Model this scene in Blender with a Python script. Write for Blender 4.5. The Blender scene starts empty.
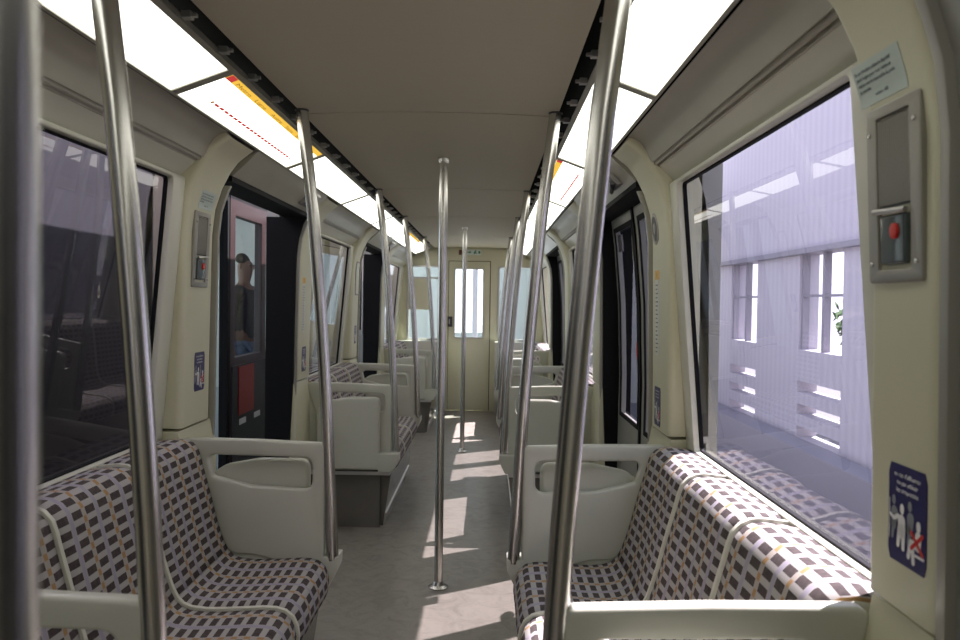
import bpy, bmesh, math, random
from mathutils import Matrix, Vector
random.seed(4)
sc = bpy.context.scene
C = sc.collection
# ------------------------------------------------------------------ camera, world, sun, exposure
def setup_camera():
    yc = Vector((8/768, 18/768, -1)).normalized()
    u = Vector((0.0145, 1, 0)); zc = (u - u.dot(yc)*yc).normalized()
    xc = yc.cross(zc)
    R = Matrix((xc, yc, zc))            # rows: camera axes seen per world axis -> cam-to-world
    cam = bpy.data.cameras.new('camera'); o = bpy.data.objects.new('camera', cam); C.objects.link(o)
    o.matrix_world = Matrix.Translation((0.22, 0, 1.379)) @ R.to_4x4()
    cam.sensor_width = 36; cam.lens = 28.8; cam.clip_start = 0.02; cam.clip_end = 200
    cam.dof.use_dof = True; cam.dof.focus_distance = 3.2; cam.dof.aperture_fstop = 5.6
    sc.camera = o
setup_camera()
W = bpy.data.worlds.new('sky'); sc.world = W; W.use_nodes = True
nt = W.node_tree; nt.nodes.clear()
wo = nt.nodes.new('ShaderNodeOutputWorld'); bg = nt.nodes.new('ShaderNodeBackground')
tc = nt.nodes.new('ShaderNodeTexCoord'); sp = nt.nodes.new('ShaderNodeSeparateXYZ'); cr = nt.nodes.new('ShaderNodeValToRGB')
cr.color_ramp.elements[0].position = 0.0; cr.color_ramp.elements[0].color = (0.93, 0.95, 1.0, 1)
cr.color_ramp.elements[1].position = 0.7; cr.color_ramp.elements[1].color = (0.62, 0.74, 0.95, 1)
nt.links.new(tc.outputs['Generated'], sp.inputs[0]); nt.links.new(sp.outputs['Z'], cr.inputs[0])
nt.links.new(cr.outputs[0], bg.inputs[0]); bg.inputs[1].default_value = 3.0
nt.links.new(bg.outputs[0], wo.inputs[0])
sl = bpy.data.lights.new('sun', 'SUN'); sl.energy = 32; sl.angle = 0.009; sl.color = (1.0, 0.95, 0.9)
so = bpy.data.objects.new('sun', sl); C.objects.link(so)
so.rotation_euler = Vector((-1, -0.69, -1.8)).to_track_quat('-Z', 'Y').to_euler()
so.location = (8, 10, 14)
sc.view_settings.view_transform = 'Standard'; sc.view_settings.look = 'None'
sc.view_settings.exposure = 0.0; sc.view_settings.gamma = 1.0; sc.view_settings.use_curve_mapping = False
sc.cycles.use_denoising = True
try: sc.cycles.denoiser = 'OPENIMAGEDENOISE'
except Exception: pass
sc.cycles.max_bounces = 10; sc.cycles.diffuse_bounces = 6; sc.cycles.transparent_max_bounces = 16
sc.cycles.sample_clamp_indirect = 6; sc.cycles.caustics_reflective = False; sc.cycles.caustics_refractive = False
LAMP = 3.2
# ------------------------------------------------------------------ materials
def mat(name, col, rough=0.5, metal=0.0, noise=0.0, nscale=8.0, bump=0.0, bscale=200.0, spec=0.5, stretch=None):
    m = bpy.data.materials.new(name); m.use_nodes = True; t = m.node_tree; b = t.nodes['Principled BSDF']
    b.inputs['Base Color'].default_value = (*col, 1); b.inputs['Roughness'].default_value = rough
    b.inputs['Metallic'].default_value = metal; b.inputs['Specular IOR Level'].default_value = spec
    g = t.nodes.new('ShaderNodeTexCoord')
    src = g.outputs['Object']
    if stretch:
        mp = t.nodes.new('ShaderNodeMapping'); mp.inputs['Scale'].default_value = stretch
        t.links.new(src, mp.inputs[0]); src = mp.outputs[0]
    if noise:
        n = t.nodes.new('ShaderNodeTexNoise'); n.inputs['Scale'].default_value = nscale; n.inputs['Detail'].default_value = 5
        t.links.new(src, n.inputs['Vector'])
        r = t.nodes.new('ShaderNodeMix'); r.data_type = 'RGBA'
        r.inputs[6].default_value = (*[c*(1-noise) for c in col], 1); r.inputs[7].default_value = (*[min(1, c*(1+noise)) for c in col], 1)
        t.links.new(n.outputs['Fac'], r.inputs[0]); t.links.new(r.outputs[2], b.inputs['Base Color'])
    if bump:
        n2 = t.nodes.new('ShaderNodeTexNoise'); n2.inputs['Scale'].default_value = bscale
        t.links.new(src, n2.inputs['Vector'])
        bp = t.nodes.new('ShaderNodeBump'); bp.inputs['Strength'].default_value = bump; bp.inputs['Distance'].default_value = 0.002
        t.links.new(n2.outputs['Fac'], bp.inputs['Height']); t.links.new(bp.outputs[0], b.inputs['Normal'])
    return m
def emit(name, col, s):
    m = bpy.data.materials.new(name); m.use_nodes = True; t = m.node_tree; t.nodes.clear()
    o = t.nodes.new('ShaderNodeOutputMaterial'); e = t.nodes.new('ShaderNodeEmission')
    e.inputs[0].default_value = (*col, 1); e.inputs[1].default_value = s; t.links.new(e.outputs[0], o.inputs[0]); return m
def glass(name, tint, refl=1.4, rough=0.0):
    m = bpy.data.materials.new(name); m.use_nodes = True; t = m.node_tree; t.nodes.clear()
    o = t.nodes.new('ShaderNodeOutputMaterial'); tr = t.nodes.new('ShaderNodeBsdfTransparent'); gl = t.nodes.new('ShaderNodeBsdfGlossy')
    fr = t.nodes.new('ShaderNodeFresnel'); fr.inputs[0].default_value = 1.5
    mu = t.nodes.new('ShaderNodeMath'); mu.operation = 'MULTIPLY'; mu.inputs[1].default_value = refl; mu.use_clamp = True
    mx = t.nodes.new('ShaderNodeMixShader'); tr.inputs[0].default_value = (*tint, 1)
    gl.inputs['Roughness'].default_value = rough; gl.inputs[0].default_value = (1, 1, 1, 1)
    t.links.new(fr.outputs[0], mu.inputs[0]); t.links.new(mu.outputs[0], mx.inputs[0])
    t.links.new(tr.outputs[0], mx.inputs[1]); t.links.new(gl.outputs[0], mx.inputs[2]); t.links.new(mx.outputs[0], o.inputs[0])
    return m
M = {}
M['cream'] = mat('cream_plastic', (0.57, 0.56, 0.40), 0.38, noise=0.05, nscale=3)
M['panel'] = mat('pale_green_grey_plastic', (0.50, 0.51, 0.43), 0.32, noise=0.04, nscale=4)
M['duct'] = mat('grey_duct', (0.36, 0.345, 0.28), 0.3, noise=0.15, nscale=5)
M['ceil'] = mat('ceiling_laminate', (0.48, 0.44, 0.325), 0.55, noise=0.05, nscale=40, stretch=(0.2, 6, 1))
M['black'] = mat('black_rubber', (0.006, 0.006, 0.007), 0.7, spec=0.15)
M['slot'] = mat('black_slot', (0.004, 0.004, 0.004), 1.0, spec=0.0)
M['steel'] = mat('brushed_steel', (0.57, 0.56, 0.53), 0.27, 1.0, noise=0.08, nscale=60, stretch=(1, 1, 0.05))
M['alu'] = mat('satin_aluminium', (0.55, 0.54, 0.52), 0.4, 0.9)
M['frame'] = mat('window_frame_paint', (0.60, 0.60, 0.50), 0.3)
M['kick'] = mat('underseat_metal', (0.20, 0.19, 0.17), 0.22, 0.5, noise=0.1)
M['doorgrey'] = mat('door_grey', (0.30, 0.30, 0.27), 0.35, 0.2)
M['lampframe'] = mat('lamp_frame', (0.35, 0.34, 0.28), 0.4, 0.4)
M['dark'] = mat('dark_plastic', (0.05, 0.05, 0.05), 0.4)
M['grille'] = mat('grille_grey', (0.30, 0.29, 0.27), 0.4, 0.6)
M['blue'] = mat('sticker_blue', (0.012, 0.010, 0.09), 0.35)
M['white'] = mat('sticker_white', (0.75, 0.75, 0.75), 0.4)
M['sgrey'] = mat('sticker_grey', (0.22, 0.24, 0.26), 0.4)
M['red'] = mat('sticker_red', (0.6, 0.03, 0.02), 0.4)
M['yellow'] = mat('sticker_yellow', (0.75, 0.42, 0.03), 0.4)
M['notice'] = mat('notice_paper', (0.47, 0.55, 0.50), 0.4)
M['ink'] = mat('ink', (0.10, 0.13, 0.14), 0.5)
M['maroon'] = mat('maroon_frame', (0.022, 0.009, 0.011), 0.4)
M['darkwall'] = mat('dark_screen_wall', (0.02, 0.02, 0.025), 0.5)
M['fascia'] = mat('fascia_paint', (0.55, 0.5, 0.6), 0.5)
M['hall'] = mat('hall_wall', (0.65, 0.68, 0.66), 0.6)
M['hallfloor'] = mat('hall_floor', (0.32, 0.34, 0.34), 0.4, noise=0.1)
M['concrete'] = mat('concrete', (0.42, 0.42, 0.42), 0.8, noise=0.15, nscale=2)
M['ballast'] = mat('dark_ballast', (0.10, 0.10, 0.105), 0.9, noise=0.4, nscale=12)  # shade of the gap beside the car is put into this dark colour
M['clad'] = mat('white_cladding', (0.78, 0.76, 0.80), 0.5, noise=0.05, nscale=1)
M['column'] = mat('grey_column', (0.22, 0.21, 0.24), 0.5)
M['leaves'] = mat('leaves', (0.07, 0.14, 0.04), 0.7, noise=0.4, nscale=6)
M['signgreen'] = mat('exit_sign_pale', (0.60, 0.70, 0.65), 0.5)
M['green'] = mat('dark_green', (0.02, 0.16, 0.09), 0.5)
M['jacket'] = mat('dark_jacket', (0.025, 0.02, 0.03), 0.8)
M['jeans'] = mat('blue_jeans', (0.12, 0.16, 0.26), 0.8)
M['skin'] = mat('skin', (0.22, 0.12, 0.085), 0.5)  # darkened so the person reads as a backlit silhouette
M['hair'] = mat('hair', (0.02, 0.015, 0.01), 0.6)
M['lampglow'] = emit('lamp_diffuser', (1.0, 0.985, 0.90), LAMP)
M['mapyellow'] = emit('map_yellow_backlit', (1.0, 0.60, 0.08), 0.95)
M['mapred'] = emit('map_red_backlit', (0.55, 0.05, 0.05), 1.0)
M['mapink'] = emit('map_ink_backlit', (0.40, 0.16, 0.02), 0.8)
M['glass'] = glass('tinted_glass', (0.70, 0.65, 0.755), 0.62)
M['clear'] = glass('clear_glass', (0.70, 0.76, 0.77), 0.5)
M['trimgrey'] = mat('trim_grey', (0.34, 0.33, 0.29), 0.35, 0.4)
M['unit'] = mat('unit_metal', (0.30, 0.285, 0.25), 0.35, 0.6)
def floor_mat():
    m = mat('floor_vinyl', (0.30, 0.29, 0.265), 0.36, bump=0.15, bscale=60); t = m.node_tree; b = t.nodes['Principled BSDF']
    g = t.nodes.new('ShaderNodeTexCoord'); n = t.nodes.new('ShaderNodeTexNoise'); n.inputs['Scale'].default_value = 9; n.inputs['Detail'].default_value = 8
    n.inputs['Roughness'].default_value = 0.7; n.inputs['Distortion'].default_value = 1.2
    t.links.new(g.outputs['Object'], n.inputs['Vector'])
    r = t.nodes.new('ShaderNodeValToRGB'); r.color_ramp.elements[0].position = 0.32; r.color_ramp.elements[0].color = (0.165, 0.15, 0.125, 1)
    r.color_ramp.elements[1].position = 0.55; r.color_ramp.elements[1].color = (0.245, 0.225, 0.19, 1)
    t.links.new(n.outputs['Fac'], r.inputs[0]); t.links.new(r.outputs[0], b.inputs['Base Color'])
    return m
M['floor'] = floor_mat()
def fabric_mat():
    m = bpy.data.materials.new('checked_moquette'); m.use_nodes = True; t = m.node_tree; b = t.nodes['Principled BSDF']
    b.inputs['Roughness'].default_value = 0.85; b.inputs['Specular IOR Level'].default_value = 0.2
    uv = t.nodes.new('ShaderNodeUVMap'); s = t.nodes.new('ShaderNodeSeparateXYZ'); t.links.new(uv.outputs[0], s.inputs[0])
    def mth(op, a, c=None):
        n = t.nodes.new('ShaderNodeMath'); n.operation = op
        for i, v in enumerate((a, c)):
            if v is None: continue
            if isinstance(v, (int, float)): n.inputs[i].default_value = v
            else: t.links.new(v, n.inputs[i])
        return n.outputs[0]
    u, v = s.outputs[0], s.outputs[1]
    cu = mth('ABSOLUTE', mth('SUBTRACT', mth('FRACT', u), 0.5)); cv = mth('ABSOLUTE', mth('SUBTRACT', mth('FRACT', v), 0.5))
    rect = mth('MULTIPLY', mth('LESS_THAN', cu, 0.345), mth('LESS_THAN', cv, 0.275))
    strip = mth('GREATER_THAN', cu, 0.385)
    alt = mth('LESS_THAN', mth('MODULO', mth('FLOOR', mth('ADD', mth('ADD', u, 0.5), 1000.0)), 2.0), 0.5)
    spot = mth('MULTIPLY', mth('MULTIPLY', strip, alt), mth('GREATER_THAN', cv, 0.27))
    orst = mth('MULTIPLY', strip, alt)
    def mix(f, a, c):
        n = t.nodes.new('ShaderNodeMix'); n.data_type = 'RGBA'; t.links.new(f, n.inputs[0])
        for i, q in ((6, a), (7, c)):
            if isinstance(q, tuple): n.inputs[i].default_value = (*q, 1)
            else: t.links.new(q, n.inputs[i])
        return n.outputs[2]
    g = t.nodes.new('ShaderNodeTexCoord'); nz = t.nodes.new('ShaderNodeTexNoise'); nz.inputs['Scale'].default_value = 90
    t.links.new(g.outputs['Object'], nz.inputs['Vector'])
    dark = mix(nz.outputs['Fac'], (0.03, 0.024, 0.026), (0.10, 0.08, 0.075))
    c = mix(strip, (0.38, 0.365, 0.345), (0.325, 0.305, 0.36))
    c = mix(orst, c, (0.37, 0.33, 0.28)); c = mix(spot, c, (0.36, 0.22, 0.10)); c = mix(rect, c, dark)
    t.links.new(c, b.inputs['Base Color'])
    bp = t.nodes.new('ShaderNodeBump'); bp.inputs['Strength'].default_value = 0.25; bp.inputs['Distance'].default_value = 0.002
    n3 = t.nodes.new('ShaderNodeTexNoise'); n3.inputs['Scale'].default_value = 600; t.links.new(g.outputs['Object'], n3.inputs['Vector'])
    t.links.new(n3.outputs['Fac'], bp.inputs['Height']); t.links.new(bp.outputs[0], b.inputs['Normal'])
    return m
M['fabric'] = fabric_mat()
def clad_mat():
    m = mat('corrugated_cladding', (0.78, 0.75, 0.80), 0.5); t = m.node_tree; b = t.nodes['Principled BSDF']
    g = t.nodes.new('ShaderNodeTexCoord'); w = t.nodes.new('ShaderNodeTexWave'); w.bands_direction = 'Y'; w.inputs['Scale'].default_value = 1.6
    t.links.new(g.outputs['Object'], w.inputs['Vector'])
    r = t.nodes.new('ShaderNodeValToRGB'); r.color_ramp.elements[0].color = (0.385, 0.365, 0.40, 1); r.color_ramp.elements[1].color = (0.43, 0.41, 0.445, 1)
    t.links.new(w.outputs['Fac'], r.inputs[0]); t.links.new(r.outputs[0], b.inputs['Base Color'])
    return m
M['clad'] = clad_mat()
# ------------------------------------------------------------------ helpers
def link(name, me, m, parent=None, smooth=None):
    o = bpy.data.objects.new(name, me); C.objects.link(o)
    if m is not None and not me.materials: me.materials.append(m)
    if parent is not None: o.parent = parent
    if smooth: smooth_by(o, smooth)
    return o
def smooth_by(o, deg=40):
    me = o.data
    for p in me.polygons: p.use_smooth = True
    bm = bmesh.new(); bm.from_mesh(me); a = math.radians(deg)
    for e in bm.edges:
        if len(e.link_faces) == 2 and e.calc_face_angle(0) > a: e.smooth = False
    bm.to_mesh(me); bm.free()
def tag(o, label=None, cat=None, group=None, kind=None):
    if label: o['label'] = label
    if cat: o['category'] = cat
    if group: o['group'] = group
    if kind: o['kind'] = kind
    return o
def empty(name, loc=(0, 0, 0)):
    o = bpy.data.objects.new(name, None); o.empty_display_size = 0.05; C.objects.link(o); o.location = loc; return o
def adopt(o, root):                     # mesh in world coordinates put under a root placed at root.location
    o.parent = root; o.matrix_parent_inverse = Matrix.Translation(-Vector(root.location))
    return o
def bm_new(): return bmesh.new()
def box(bm, x0, x1, y0, y1, z0, z1):
    if x0 > x1: x0, x1 = x1, x0
    v = [bm.verts.new((x, y, z)) for x in (x0, x1) for y in (y0, y1) for z in (z0, z1)]
    for f in ((0, 1, 3, 2), (4, 6, 7, 5), (0, 4, 5, 1), (2, 3, 7, 6), (0, 2, 6, 4), (1, 5, 7, 3)): bm.faces.new([v[i] for i in f])
def prism_y(bm, pts, y0, y1, s=1):
    a = [bm.verts.new((s*x, y0, z)) for x, z in pts]; b = [bm.verts.new((s*x, y1, z)) for x, z in pts]
    n = len(pts); bm.faces.new(a); bm.faces.new(list(reversed(b)))
    for i in range(n): bm.faces.new((a[i], b[i], b[(i+1) % n], a[(i+1) % n]))
def done(bm, name, m, parent=None, bevel=0.0, seg=2, smooth=None, root=None):
    bmesh.ops.recalc_face_normals(bm, faces=bm.faces)
    if bevel: 
        es = [e for e in bm.edges if len(e.link_faces) == 2 and e.calc_face_angle(0) > 0.5]
        bmesh.ops.bevel(bm, geom=es, offset=bevel, segments=seg, profile=0.7, affect='EDGES', clamp_overlap=True)
    me = bpy.data.meshes.new(name); bm.to_mesh(me); bm.free()
    o = link(name, me, m, None, smooth or (45 if bevel else None))
    if root is not None: adopt(o, root)
    elif parent is not None: o.parent = parent
    return o
def tube(bm, path, r, seg=20, cap=True):
    path = [Vector(p) for p in path]; rings = []
    up = Vector((0, 1, 0))
    for i, p in enumerate(path):
        d = (path[min(i+1, len(path)-1)] - path[max(i-1, 0)]).normalized()
        a = d.cross(up)
        if a.length < 1e-3: a = d.cross(Vector((1, 0, 0)))
        a.normalize(); b = d.cross(a).normalized(); rr = r[i] if isinstance(r, (list, tuple)) else r
        rings.append([bm.verts.new(p + a*math.cos(t)*rr + b*math.sin(t)*rr) for t in [2*math.pi*k/seg for k in range(seg)]])
    for q, w in zip(rings, rings[1:]):
        for k in range(seg): bm.faces.new((q[k], q[(k+1) % seg], w[(k+1) % seg], w[k]))
    if cap: bm.faces.new(rings[0]); bm.faces.new(list(reversed(rings[-1])))
def lathe(bm, cx, cy, prof, seg=28):
    rings = [[bm.verts.new((cx + r*math.cos(2*math.pi*k/seg), cy + r*math.sin(2*math.pi*k/seg), z)) for k in range(seg)] for r, z in prof]
    for q, w in zip(rings, rings[1:]):
        for k in range(seg): bm.faces.new((q[k], q[(k+1) % seg], w[(k+1) % seg], w[k]))
    bm.faces.new(rings[0]); bm.faces.new(list(reversed(rings[-1])))
def rounded(pts, rad, seg=6):
    out = []; n = len(pts)
    for i in range(n):
        p = Vector((*pts[i], 0)); a = Vector((*pts[i-1], 0)); b = Vector((*pts[(i+1) % n], 0))
        r = rad[i] if isinstance(rad, (list, tuple)) else rad
        if r <= 0: out.append((p.x, p.y)); continue
        u = (a-p); v = (b-p); ang = u.angle(v); t = min(r/math.tan(ang/2), 0.48*u.length, 0.48*v.length)
        p0 = p+u.normalized()*t; p2 = p+v.normalized()*t
        for k in range(seg+1):
            f = k/seg; q = p0*(1-f)**2 + p*2*f*(1-f) + p2*f*f; out.append((q.x, q.y))
    return out
def plate(outline, holes, thick, bevel, name, m, fmap, root=None, smooth=40):
    cu = bpy.data.curves.new('tmp', 'CURVE'); cu.dimensions = '2D'; cu.fill_mode = 'BOTH'
    for pts in [outline]+list(holes):
        s = cu.splines.new('POLY'); s.points.add(len(pts)-1)
        for i, (x, y) in enumerate(pts): s.points[i].co = (x, y, 0, 1)
        s.use_cyclic_u = True
    cu.extrude = max(thick/2-bevel, 0.0001); cu.bevel_depth = bevel; cu.bevel_resolution = 2; cu.offset = -bevel
    o = bpy.data.objects.new('tmp', cu); C.objects.link(o); bpy.context.view_layer.update()
    me = bpy.data.meshes.new_from_object(o.evaluated_get(bpy.context.evaluated_depsgraph_get()))
    bpy.data.objects.remove(o); bpy.data.curves.remove(cu)
    for v in me.vertices: v.co = Vector(fmap(v.co.x, v.co.y, v.co.z))
    me.materials.clear(); me.name = name
    bm = bmesh.new(); bm.from_mesh(me); bmesh.ops.remove_doubles(bm, verts=bm.verts, dist=1e-5); bmesh.ops.recalc_face_normals(bm, faces=bm.faces); bm.to_mesh(me); bm.free()
    q = link(name, me, m, None, smooth)
    if root is not None: adopt(q, root)
    return q
def text(body, size, name, m, fmap, root=None, align='LEFT', offset=0.0, sx=1.0, space=1.0):
    cu = bpy.data.curves.new('tmp', 'FONT'); cu.body = body; cu.size = size; cu.align_x = align; cu.offset = offset
    cu.resolution_u = 2; cu.space_line = space
    o = bpy.data.objects.new('tmp', cu); C.objects.link(o); bpy.context.view_layer.update()
    me = bpy.data.meshes.new_from_object(o.evaluated_get(bpy.context.evaluated_depsgraph_get()))
    bpy.data.objects.remove(o); bpy.data.curves.remove(cu)
    for v in me.vertices: v.co = Vector(fmap(v.co.x*sx, v.co.y, v.co.z))
    me.materials.clear(); me.name = name
    q = link(name, me, m)
    if root is not None: adopt(q, root)
    return q
def rectpts(x0, x1, y0, y1): return [(x0, y0), (x1, y0), (x1, y1), (x0, y1)]
SIDE = {-1: 'left', 1: 'right'}
# ------------------------------------------------------------------ layout numbers (metres; Y along the car, X = 0 on the centre line)
DOORS = [0.30, 3.67, 7.04]
Y0, Y1 = -3.0, 9.67
PIER = []
for c in DOORS: PIER += [(c-0.98, c-0.65, +1), (c+(0.76 if c < 1 else 0.65), c+0.98, -1)]      # third: which end is the door side
BAYS = [(-3.0, -0.68), (1.28, 2.69), (4.65, 6.06), (8.02, 9.67)]
ZC = 2.05
def X_pier(z):
    P = [(0.0, 0.90), (0.92, 0.858), (1.1, 0.856), (1.38, 0.851), (1.62, 0.846), (1.72, 0.834), (1.80, 0.808), (1.86, 0.777), (1.90, 0.747), (1.945, 0.69)]
    for (a, xa), (b, xb) in zip(P, P[1:]):
        if z <= b: return xa+(xb-xa)*(z-a)/(b-a)
    return P[-1][1]
def X_leaf(z):
    P = [(0.0, 0.955), (1.0, 0.958), (1.4, 0.945), (1.7, 0.918), (1.9, 0.89)]
    for (a, xa), (b, xb) in zip(P, P[1:]):
        if z <= b: return xa+(xb-xa)*(z-a)/(b-a)
    return P[-1][1]
WZ0, WZ1, WX0, WX1 = 0.885, 1.787, 0.940, 0.862
def X_win(z): return WX0+(WX1-WX0)*(z-WZ0)/(WZ1-WZ0)
# ------------------------------------------------------------------ the car's shell
bm = bm_new(); box(bm, -1.03, 1.03, Y0, Y1+0.08, -0.06, 0.0)
tag(done(bm, 'floor', M['floor']), kind='structure')
# ceiling panels in one structure
ce = tag(empty('ceiling', (0, 3, ZC)), kind='structure')
joints = [Y0, -0.6, 0.9, 2.79, 4.66, 6.20, 7.95, Y1]
for a, b in zip(joints, joints[1:]):
    bm = bm_new(); n = 8
    top = [(-0.46+0.92*i/n, ZC+0.012*(1-(2*i/n-1)**2)) for i in range(n+1)]
    prism_y(bm, top+[(0.46, ZC+0.03), (-0.46, ZC+0.03)], a+0.0045, b-0.0045)
    done(bm, 'ceiling_panel', M['ceil'], smooth=30, root=ce)
bm = bm_new(); box(bm, -0.99, 0.99, Y0, Y1+0.08, 2.115, 2.2); box(bm, -0.70, 0.70, Y0, Y1, 2.10, 2.115)
done(bm, 'roof_void', M['slot'], root=ce)
UP = [(0.872, 1.79), (0.868, 1.803), (0.812, 1.858), (0.806, 1.858), (0.804, 1.868), (0.799, 1.869), (0.797, 1.862), (0.792, 1.866), (0.790, 1.876), (0.785, 1.877),
      (0.783, 1.872), (0.776, 1.884), (0.762, 1.915), (0.745, 1.938), (0.725, 1.952), (0.70, 1.962), (0.70, 2.12)]
for s in (-1, 1):
    w = tag(empty('wall_'+SIDE[s], (s*1.0, 3, 0)), kind='structure')
    for a, b in BAYS:
        bm = bm_new(); prism_y(bm, UP[:3]+[(0.83, 1.88), (0.91, 1.88), (0.885, 1.832)], a, b, s); done(bm, 'frieze', M['frame'], root=w)
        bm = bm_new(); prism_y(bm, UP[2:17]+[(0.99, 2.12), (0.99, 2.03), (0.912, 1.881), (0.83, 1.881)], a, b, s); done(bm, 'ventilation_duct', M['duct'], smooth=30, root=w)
        bm = bm_new(); prism_y(bm, [(0.948, 0.87), (0.955, 0.8), (0.955, 0.0), (1.03, 0.0), (1.03, 0.60)], a, b, s); done(bm, 'lower_wall', M['cream'], root=w)
    for c in DOORS:
        a, b = c-0.65, c+(0.76 if c < 1 else 0.65)
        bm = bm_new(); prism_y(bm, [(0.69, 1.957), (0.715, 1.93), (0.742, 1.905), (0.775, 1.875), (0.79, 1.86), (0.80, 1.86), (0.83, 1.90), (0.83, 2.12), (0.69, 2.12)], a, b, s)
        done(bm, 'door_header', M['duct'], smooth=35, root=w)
        bm = bm_new(); prism_y(bm, [(0.792, 1.862), (0.792, 1.838), (0.93, 1.838), (0.96, 1.90), (0.99, 1.97), (0.99, 2.12), (0.832, 2.12), (0.832, 1.90)], a, b, s)
        done(bm, 'door_track_cover', M['black'], root=w)
        bm = bm_new(); prism_y(bm, [(0.86, 0.001), (0.86, 0.012), (1.03, 0.012), (1.03, 0.001)], a, b, s); done(bm, 'door_sill', M['alu'], root=w)
        # rubber on both door jambs
        for ya, yb in ((a-0.004, a+0.028), ((b-0.14 if c < 1 else b-0.028), b+0.004)):
            bm = bm_new(); pts = [(X_pier(z)+(0.012 if ya > c else 0.05), z) for z in (0.012, 0.5, 0.92, 1.2, 1.4, 1.62, 1.72, 1.80, 1.838)]
            prism_y(bm, pts+[(1.025, 1.838), (1.025, 0.012)], ya, yb, s); done(bm, 'jamb_seal', M['doorgrey'] if c < 1 and ya > c else M['black'], root=w)
# back end wall behind the camera
bm = bm_new(); box(bm, -1.03, 1.03, Y0-0.05, Y0, 0, 2.12); tag(done(bm, 'wall_back', M['cream']), kind='structure')
# pillars
k = 0
def off_curve(ya, yb, ds):
    w = yb-ya; out = []
    rd, rw = (0.045 if ya < 1.1 and ds < 0 else 0.085), 0.022
    L = []
    for i in range(7):                  # window side
        t = i/6*math.pi/2; L.append((rw*(1-math.sin(t)), rw*(1-math.cos(t)), t))
    win = [(rw*(1-math.cos(i/6*math.pi/2)), rw*(1-math.sin(i/6*math.pi/2))) for i in range(7)]
    dor = [(rd*(1-math.cos(i/8*math.pi/2)), 0.75*rd*(1-math.sin(i/8*math.pi/2))) for i in range(9)]
    if ds > 0: a, b = win, dor
    else: a, b = dor, win
    out = [(ya, 0.14)]+[(ya+d, o) for d, o in a]+[(yb-d, o) for d, o in reversed(b)]+[(yb, 0.14)]
    return out
for s in (-1, 1):
    for ya, yb, ds in PIER:
        k += 1; t_ = tag(empty('trim_%d' % k, (s*0.9, (ya+yb)/2, 0)), kind='structure')
        zs = [0.915, 0.93, 1.0, 1.1, 1.2, 1.38, 1.5, 1.62, 1.68, 1.72, 1.76, 1.80, 1.83, 1.86, 1.88, 1.90, 1.92, 1.945]
        P = [Vector((X_pier(z), z)) for z in zs]; N = []
        for i in range(len(P)):
            d = (P[min(i+1, len(P)-1)]-P[max(i-1, 0)]).normalized(); N.append(Vector((d.y, -d.x)) if d.y > 0 else Vector((d.y, -d.x)))
        bm = bm_new(); grid = []
        for p, n in zip(P, N):
            nn = Vector((abs(n.x), abs(n.y)))
            grid.append([bm.verts.new((s*min(p.x+nn.x*o, 1.0), y, min(p.y+nn.y*o, 2.1))) for y, o in off_curve(ya, yb, ds)])
        for r0, r1 in zip(grid, grid[1:]):
            for i in range(len(r0)-1): bm.faces.new((r0[i], r0[i+1], r1[i+1], r1[i]))
        bm.faces.new(grid[0])
        done(bm, 'pillar_cover', M['cream'], smooth=35, root=t_)
        bm = bm_new(); ya2, yb2 = (ya+0.0, yb+0.012) if ds > 0 else (ya-0.012, yb)
        prism_y(bm, [(0.852, 0.0), (0.852, 0.80), (0.868, 0.905), (1.0, 0.905), (1.0, 0.0)], ya2, yb2, s)
        done(bm, 'pillar_base', M['cream'], bevel=0.008, root=t_)
        bm = bm_new(); box(bm, s*0.96, s*1.03, ya, yb, 0.0, 2.12); done(bm, 'pillar_core', M['doorgrey'], root=t_)
        # grey edge trim along the door side
        yd = yb-0.004 if ds > 0 else ya+0.004
        bm = bm_new(); zz = (0.02, 0.5, 0.92, 1.1, 1.38, 1.62, 1.72, 1.78, 1.82)
        prism_y(bm, [(X_pier(z)-0.004, z) for z in zz]+[(X_pier(z)+0.07, z) for z in reversed(zz)], yd-0.011, yd+0.011, s)
        done(bm, 'door_edge_trim', M['trimgrey'], bevel=0.004, root=t_)
# windows
def window(n, s, ya, yb, ga, gb, name_ok=True):
    r = tag(empty('window_%d' % n, (s*0.9, (ya+yb)/2, WZ0)), kind='structure')
    def fm(x, y, z): return (s*(X_win(y)+z), x, y)
    plate(rectpts(ya, yb, 0.862, 1.80), [rounded(rectpts(ga, gb, WZ0, WZ1), 0.02)], 0.03, 0.004, 'window_frame', M['frame'], lambda x, y, z: fm(x, y, z-0.002), r)
    plate(rounded(rectpts(ga-0.006, gb+0.006, WZ0-0.006, WZ1+0.006), 0.02), [rounded(rectpts(ga+0.005, gb-0.005, WZ0+0.005, WZ1-0.005), 0.015)], 0.014, 0.002, 'gasket', M['black'], lambda x, y, z: fm(x, y, z+0.010), r)
    bm = bm_new(); q = [(ga, WZ0), (gb, WZ0), (gb, WZ1), (ga, WZ1)]
    bm.faces.new([bm.verts.new(fm(a, b, 0.010)) for a, b in q]); done(bm, 'pane', M['glass'], root=r)
wn = 0
for s in (-1, 1):
    for (a, b), (ga, gb) in zip(BAYS, [(-2.6, -0.78), (1.36, 2.592), (4.75, 5.96), (8.12, 9.35)]):
        wn += 1; window(wn, s, a, b, ga, gb)
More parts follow.
